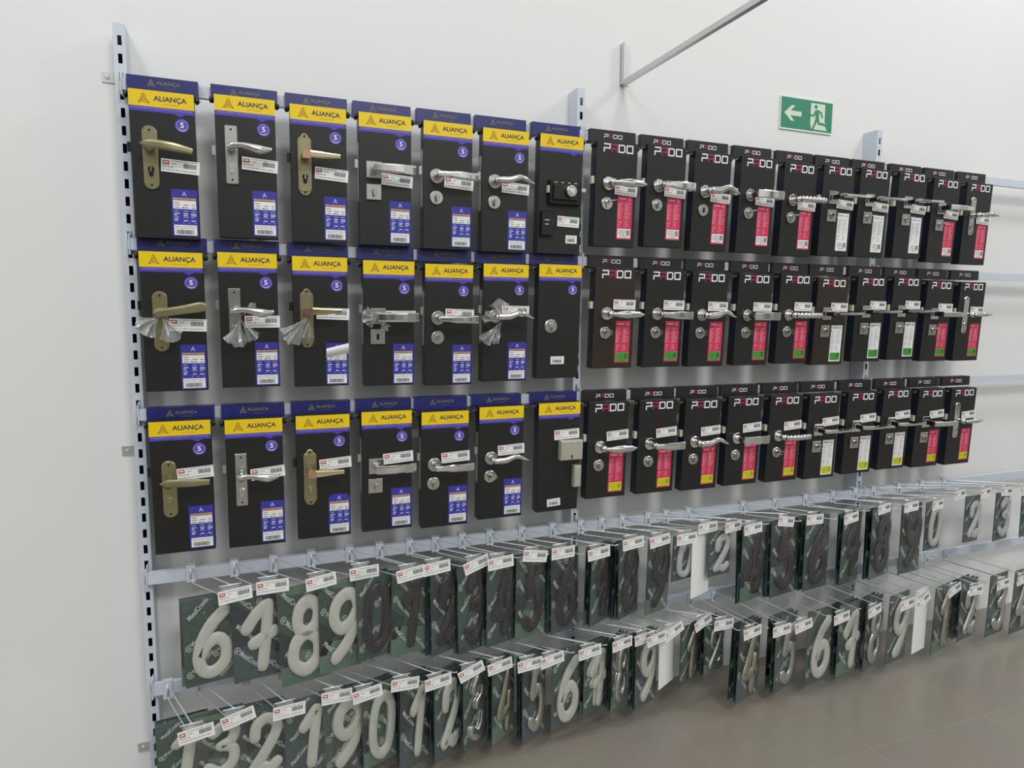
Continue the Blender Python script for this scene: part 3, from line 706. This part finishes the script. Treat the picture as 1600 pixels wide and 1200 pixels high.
# ---------------------------------------------------------------- house numbers in bags
def smooth(pts, n=5, closed=False):
    P = [Vector(p) for p in pts]; N = len(P); out = []
    rng = range(N if closed else N-1)
    for i in rng:
        p0 = P[i-1] if (closed or i > 0) else P[0]; p1 = P[i]; p2 = P[(i+1) % N]; p3 = P[(i+2) % N] if (closed or i+2 < N) else P[-1]
        for k in range(n):
            t = k/n; out.append(.5*((2*p1)+(-p0+p2)*t+(2*p0-5*p1+4*p2-p3)*t*t+(-p0+3*p1-3*p2+p3)*t**3))
    if not closed: out.append(P[-1])
    return out
DG = {
 '0': [([(0,1),(.20,.86),(.25,.5),(.18,.12),(0,0),(-.20,.14),(-.25,.5),(-.18,.88)], True)],
 '1': [([(-.16,.70),(.06,.98)], False), ([(.08,.98),(.06,.5),(.04,.02)], False)],
 '2': [([(-.20,.66),(-.18,.88),(.0,.99),(.18,.88),(.18,.68),(.02,.38),(-.20,.06)], False), ([(-.20,.06),(-.02,.09),(.10,.02),(.24,.12)], False)],
 '3': [([(-.18,.84),(-.02,.98),(.18,.88),(.16,.66),(-.02,.55)], False), ([(-.02,.55),(.20,.46),(.22,.18),(.02,.01),(-.20,.14)], False)],
 '4': [([(.06,.98),(-.10,.60),(-.24,.32)], False), ([(-.24,.30),(.24,.30)], False), ([(.14,.56),(.12,.30),(.10,.02)], False)],
 '5': [([(.22,.97),(-.10,.95)], False), ([(-.10,.95),(-.16,.56)], False), ([(-.16,.56),(.06,.62),(.21,.44),(.18,.14),(.0,.01),(-.20,.12)], False)],
 '6': [([(.16,.98),(-.04,.80),(-.18,.56),(-.23,.26),(-.14,.05),(.04,.01),(.20,.14),(.22,.38),(.08,.54),(-.10,.48),(-.21,.30)], False)],
 '7': [([(-.26,.66),(-.12,.84),(.04,.97)], False), ([(.10,.98),(.09,.5),(.06,.02)], False), ([(-.12,.40),(.05,.47),(.22,.54)], False)],
 '8': [([(.02,.98),(.19,.86),(.17,.64),(.0,.53),(-.16,.64),(-.15,.87)], True), ([(0,.53),(.20,.40),(.21,.14),(.0,0),(-.22,.14),(-.20,.40)], True)],
 '9': [([(-.14,.02),(.06,.22),(.18,.46),(.23,.74),(.14,.95),(-.04,.99),(-.20,.86),(-.22,.62),(-.08,.47),(.10,.53),(.21,.70)], False)],
}
def digit(d, mtl, H=.180, hw=.0155, dp=.007):
    b = MB()
    for pts, cl in DG[d]:
        P = smooth(pts, 5, cl); path = [((p.x+.10*(p.y-.5))*H*.82, 0, (p.y-1)*(H-2*hw)-hw) for p in P]; n = len(path)
        sec = [(dp, hw)]*n
        if not cl:   # rounded ends
            a = Vector(path[0]); c = Vector(path[1]); z = Vector(path[-1]); y = Vector(path[-2]); da = (a-c).normalized(); dz = (z-y).normalized()
            path = [a+da*hw*.95, a+da*hw*.7]+[Vector(p) for p in path]+[z+dz*hw*.7, z+dz*hw*.95]
            sec = [(dp*.35, hw*.3), (dp*.8, hw*.75)]+sec+[(dp*.8, hw*.75), (dp*.35, hw*.3)]
        b.sweep(path, sec, mtl, 12, 2.8, up=Vector((0, 1, 0)), closed=cl)
    return b
CW, CH = .134, .212
def card(v):
    b = MB(); x0, x1, z0, z1 = -CW/2, CW/2, -CH, 0
    b.box(x0, x1, 0, .0016, z0, z1, ['card_green', 'card_green', 'card_dark', 'card_slate'][v])
    r = random.Random(v*7+1)
    if v == 0:
        b.poly([(x0, -.03), (x0, z1), (.02, z1)], 'card_slate', 1); b.poly([(x1, z0), (x1, z0+.09), (x1-.05, z0+.05), (.0, z0)], 'card_slate', 1)
    elif v == 1:
        b.poly([(x1, z0), (x1, z0+.06), (x0+.02, z0+.075), (x0, z0+.05), (x0, z0)], 'card_light', 1); b.poly([(x0, z1), (x1, z1), (x1, z1-.03), (x0, z1-.012)], 'card_light', 1); b.poly([(x0, -.09), (x0+.05, -.12), (x0+.02, -.17), (x0, -.17)], 'card_dark', 1)
    elif v == 2:
        b.poly([(x0, -.14), (x0+.05, -.12), (x1, -.17), (x1, z0), (x0, z0)], 'card_slate', 1); b.poly([(x0, z1), (.01, z1), (x1, -.05), (x1, -.10), (x0, -.02)], 'card_green', 1)
    else: b.poly([(x0, -.03), (x1, -.10), (x1, -.16), (x0, -.09)], 'card_green', 1)
    sg = [1, -1, -1, 1][v]; rot = sg*math.radians(42)
    for (cx, cz) in [(-.030, -.028), (-.030, -.092), (-.030, -.158), (.036, -.052), (.036, -.118), (.036, -.182)]:
        cx += r.uniform(-.004, .004)
        dx, dz = math.cos(rot), math.sin(rot)
        b.text('MetalCromo', cx+dx*.006, cz+dz*.006, .064, .0125, 'card_ink', 2, rot=rot, bold=.015)
        lx, lz = cx-dx*.036, cz-dz*.036
        if abs(lx) < CW/2-.009 and z0+.009 < lz < -.009:
            b.ring(lx, lz, .0068, .0084, 'card_ink', 2, n=16, a0=rot, a1=rot+5.6)
            for q in (-.0028, 0, .0028): b.stroke([(lx+q*dx-.004*-dz, lz+q*dz-.004*dx), (lx+q*dx+.004*-dz, lz+q*dz+.004*dx)], .0013, 'card_ink', 2)
    return b
def bag(v):
    r = random.Random(v+20); b = MB(); nx, nz = 9, 15; vs = []; fs = []
    for j in range(nz+1):
        v_ = j/nz
        for i in range(nx+1):
            u = i/nx; bulge = math.sin(math.pi*min(1, max(0, u)))**.5*math.sin(math.pi*min(1, .06+.9*v_))**.5
            vs.append(((u-.5)*(CW+.012)+r.uniform(-.0015, .0015), -.004-.019*bulge-r.uniform(0, .0035), .022-v_*(CH+.040)+r.uniform(-.002, .002)))
    for j in range(nz):
        for i in range(nx): a = j*(nx+1)+i; fs.append((a, a+nx+1, a+nx+2, a+1))
    b.add(vs, fs, 'clear_film', True); return b
def plain_card(): return MB().box(-CW/2, CW/2, 0, .0016, -CH, 0, 'paper')

def hook_mesh(L):
    b = MB(); b.tube([(0,-.004,.0),(0,-.018,.004),(0,-L+.004,.004),(0,-L,.004)], .0022, 'wire', 6)
    return b
def prong_mesh(L):
    b = MB(); b.tube([(0,-.002,-.020),(0,-.004,-.036),(0,-.010,-.042),(0,-.022,-.043),(0,-L*.82,-.043),(0,-L*.86,-.038)], .0022, 'wire', 6); return b
def back_mesh():
    b = MB(); b.box(-.013, .013, -.004, 0, -.040, .014, 'steel_paint'); b.box(-.013, .013, -.004, .024, .010, .014, 'steel_paint')
    b.box(-.013, .013, -.0005, 0, -.043, -.040, 'steel_paint'); b.tube([(.0, -.005, .008), (0, -.006, -.030)], .003, 'wire', 6); return b
def tbar_mesh(): 
    b = MB(); b.tube([(-.030,0,0),(.030,0,0)], .0026, 'wire', 6); b.box(-.024, .024, -.0006, .0006, -.020, -.002, 'clear_plastic'); return b
od = ['first', 'second', 'third', 'fourth', 'fifth', 'sixth', 'seventh', 'eighth', 'ninth', 'tenth', 'eleventh', 'twelfth', 'thirteenth', 'fourteenth', 'fifteenth', 'sixteenth', 'seventeenth', 'eighteenth', 'nineteenth', 'twentieth', 'twenty-first', 'twenty-second', 'twenty-third', 'twenty-fourth', 'twenty-fifth', 'twenty-sixth', 'twenty-seventh', 'twenty-eighth', 'twenty-ninth', 'thirtieth']
cname = {'cream_digit': 'cream', 'black_digit': 'black', 'grey_digit': 'pale grey', 'silver_digit': 'silver', 'gold_digit': 'champagne metal'}
# (base column or None, tag column, tag tilt, digit, finish, card column, yaw, scale, cards on the hook)
c_, k_, g_, s_, o_ = 'cream_digit', 'black_digit', 'grey_digit', 'silver_digit', 'gold_digit'
UP = [(298,360,-.10,'6',c_,328,10,1.2,2),(366,419,-.05,'7',c_,402,10,1.2,1),(427,495,-.12,'8',c_,472,11,1.2,1),(486,563,-.08,'9',c_,535,12,1.12,1),
 (546,636,-.16,'0',k_,585,14,.95,3),(593,677,-.10,'1',k_,642,8,.95,2),(640,739,-.30,'2',k_,696,22,.95,3),(680,777,-.10,'3',k_,738,18,.95,2),
 (722,831,.12,'4',k_,784,16,.95,2),(765,875,-.04,'5',k_,830,12,.93,2),(815,931,-.12,'6',k_,882,14,.93,3),(863,985,-.12,'7',k_,940,26,.93,2),
 (907,1027,-.14,'8',k_,982,24,.93,3),(940,1069,-.08,'9',k_,1030,16,.93,1),(972,1102,-.10,'0',g_,1068,14,.72,1),(1012,1142,-.06,'',g_,1095,20,.86,1),
 (1040,1173,-.12,'2',g_,1124,12,.68,1),(1075,1225,.14,'4',k_,1179,20,.90,2),(1160,1270,-.02,'5',k_,1224,12,.90,2),(1210,1327,-.12,'6',k_,1277,10,.90,3),
 (1258,1379,-.10,'7',k_,1332,26,.90,2),(1301,1421,-.10,'8',k_,1377,20,.90,2),(1336,1463,-.06,'9',k_,1424,10,.90,1),(1364,1498,-.08,'0',g_,1458,8,.72,1),
 (1404,1538,-.08,'2',g_,1519,6,.72,1),(1440,1571,.05,'3',g_,1566,6,.72,1),(1475,1600,-.05,'4',g_,1606,6,.72,1)]
LO = [(262,299,-.14,'1',c_,286,8,.95,2),(310,365,-.26,'3',c_,345,6,.95,2),(385,445,-.03,'2',c_,410,4,.98,2),(440,520,-.04,'1',c_,482,8,.98,1),
 (480,568,-.16,'9',c_,540,8,.98,2),(530,627,.02,'0',c_,592,20,.98,3),(580,679,-.08,'1',c_,650,24,.98,3),(620,731,-.36,'2',c_,700,26,.98,2),
 (665,776,-.16,'3',s_,742,32,.98,2),(700,823,-.10,'4',o_,786,32,.98,2),(745,858,-.16,'5',s_,834,26,.98,2),(790,917,-.14,'6',c_,886,8,.95,1),
 (840,968,-.10,'7',c_,932,16,.95,2),(880,1003,-.10,'8',s_,968,34,.95,2),(920,1022,-.14,'9',c_,1010,18,.95,2),(960,1048,-.5,'',c_,1042,28,.85,1),
 (990,1095,-.36,'1',o_,1077,22,.85,1),(1040,1127,-.03,'2',s_,1115,16,.85,2),(1080,1172,-.14,'4',o_,1172,34,.95,2),(1130,1218,-.10,'5',s_,1229,28,.95,2),
 (1170,1252,-.18,'6',c_,1281,10,.93,1),(1225,1312,-.14,'7',c_,1328,14,.93,2),(1275,1364,-.18,'8',s_,1366,32,.93,2),(1310,1415,-.14,'9',c_,1405,16,.93,1),
 (1345,1440,-.5,'',c_,1440,24,.85,1),(1385,1489,-.34,'1',o_,1474,20,.85,1),(1425,1522,-.03,'2',s_,1513,14,.85,2),(1470,1565,-.14,'3',s_,1560,10,.85,1),(1510,1595,-.1,'4',s_,1598,10,.85,1)]
UT = [914,901,894,880,882,873,868,865,855,850,851,836,832,829,812,811,814,803,800,798,784,781,778,760,760,758,757]
UB = [1066,1060,1064,1044,1026,1020,1018,1016,1003,993,985,972,962,955,905,930,898,940,938,930,917,906,900,858,845,843,836]
LT = [1131,1107,1096,1074,1070,1055,1052,1036,1028,1025,1018,1006,994,985,986,975,961,964,976,974,967,955,943,934,928,911,914,902,896]
LB = [1216,1216,1216,1206,1206,1190,1190,1178,1165,1150,1155,1132,1110,1100,1100,1068,1065,1048,1100,1105,1080,1068,1055,1042,1015,1015,995,990,985]
for rowi, (rows, z, rname) in enumerate(((UP, .781, 'upper'), (LO, .412, 'lower'))):
    for i, (bx, tx, tt, dg, fin, cx, yaw, sc, cnt) in enumerate(rows):
        q = unp(tx, (UT, LT)[rowi][i], Z=z+.004); tipy = min(-.17, max(-.36, q.y)); X1 = x_at(tx, tipy, z)
        X0 = x_at(bx, -.031, z) if tx < 1165 or rowi == 0 else X1-.05
        ang = math.atan2(X1-X0, -(tipy+.034)); L = math.hypot(X1-X0, tipy+.034)
        t = tag(bpy.data.objects.new('display_hook', None), 'twin-prong wire hook with paper price label, %s hook rail, %s from left' % (rname, od[i]), 'hook', 'wire hooks on the %s rail' % rname)
        C.objects.link(t); t.location = (X0, -.0310, z); rr = random.Random(i+rowi*40)
        obj('back_clip', cached('back_clip', back_mesh), t, (0, 0, 0))
        obj('label_arm', hook_mesh(L), t, (0, 0, 0), (0, 0, ang)); obj('lower_prong', prong_mesh(L), t, (0, 0, 0), (0, 0, ang))
        tip = (X1-X0, tipy+.031, .004); lyaw = .10+rr.uniform(-.06, .10)
        tb = obj('label_holder', cached('label_holder', tbar_mesh), t, tip, (0, 0, lyaw))
        obj('price_label', cached('price_label', lambda: price_tag(.094, .041)), tb, (.012, -.003, -.032), (0, tt+.05, 0))
        # packages, front one first
        fy = (-.158 if rowi == 0 else -.162) if (rowi == 0 or tx < 1165) else -.235; Xc = x_at(cx, fy, z-.12)
        sc = (z-.046-unp(x_at(cx, fy, z-.12)*0+cx, (UB, LB)[rowi][i], fy).z)/CH; sc = max(.6, min(1.5, sc))
        for k in range(cnt+ (1 if cnt > 1 else 0)):
            p = bpy.data.objects.new('house_number', None); C.objects.link(p)
            step = .019*k; ux, uy = (X1-X0)/L, (tipy+.034)/L
            dyw = rr.uniform(-3, 3)
            p.location = (Xc-ux*step*.35, fy-uy*step, z-.046-.002*k)
            p.rotation_euler = (rr.uniform(-.02, .02), rr.uniform(-.03, .03), math.radians((yaw if tx < 1165 else .45*yaw+3)+(dyw if k else 0)))
            wx = (1.14 if rowi == 0 and i < 4 else 1.08 if (rowi == 1 and i < 5) else (.95 if tx < 1165 else 1.16) if dg and fin != g_ else .9); p.scale = (wx, 1, sc)
            v = (i+k) % 4 if fin != g_ else 3
            if rowi == 0 and k == 0 and i < 4: v = [0, 2, 1, 1][i]
            if dg == '':
                obj('backing_card', cached('plain_card', plain_card), p)
            else:
                obj('backing_card', cached(('card', v), lambda: card(v)), p)
                obj('numeral', cached(('dg', dg, fin), lambda: digit(dg, fin)), p, (.004, -.010, -.018))
                if k == 0: obj('clear_bag', cached(('bag', i % 3), lambda: bag(i % 3)), p)
            if dg == '': lab = 'blank white card hanging on the %s hook rail, %s hook from left' % (rname, od[i])
            elif k == 0: lab = '%s number %s in clear bag, %s hook rail, front of %s hook' % (cname[fin], dg, rname, od[i])
            else: lab = '%s number %s, %s package back on %s hook of %s rail' % (cname[fin], dg, od[k], od[i], rname)
            tag(p, lab, 'house number', 'bagged house numbers on the %s hooks' % rname)
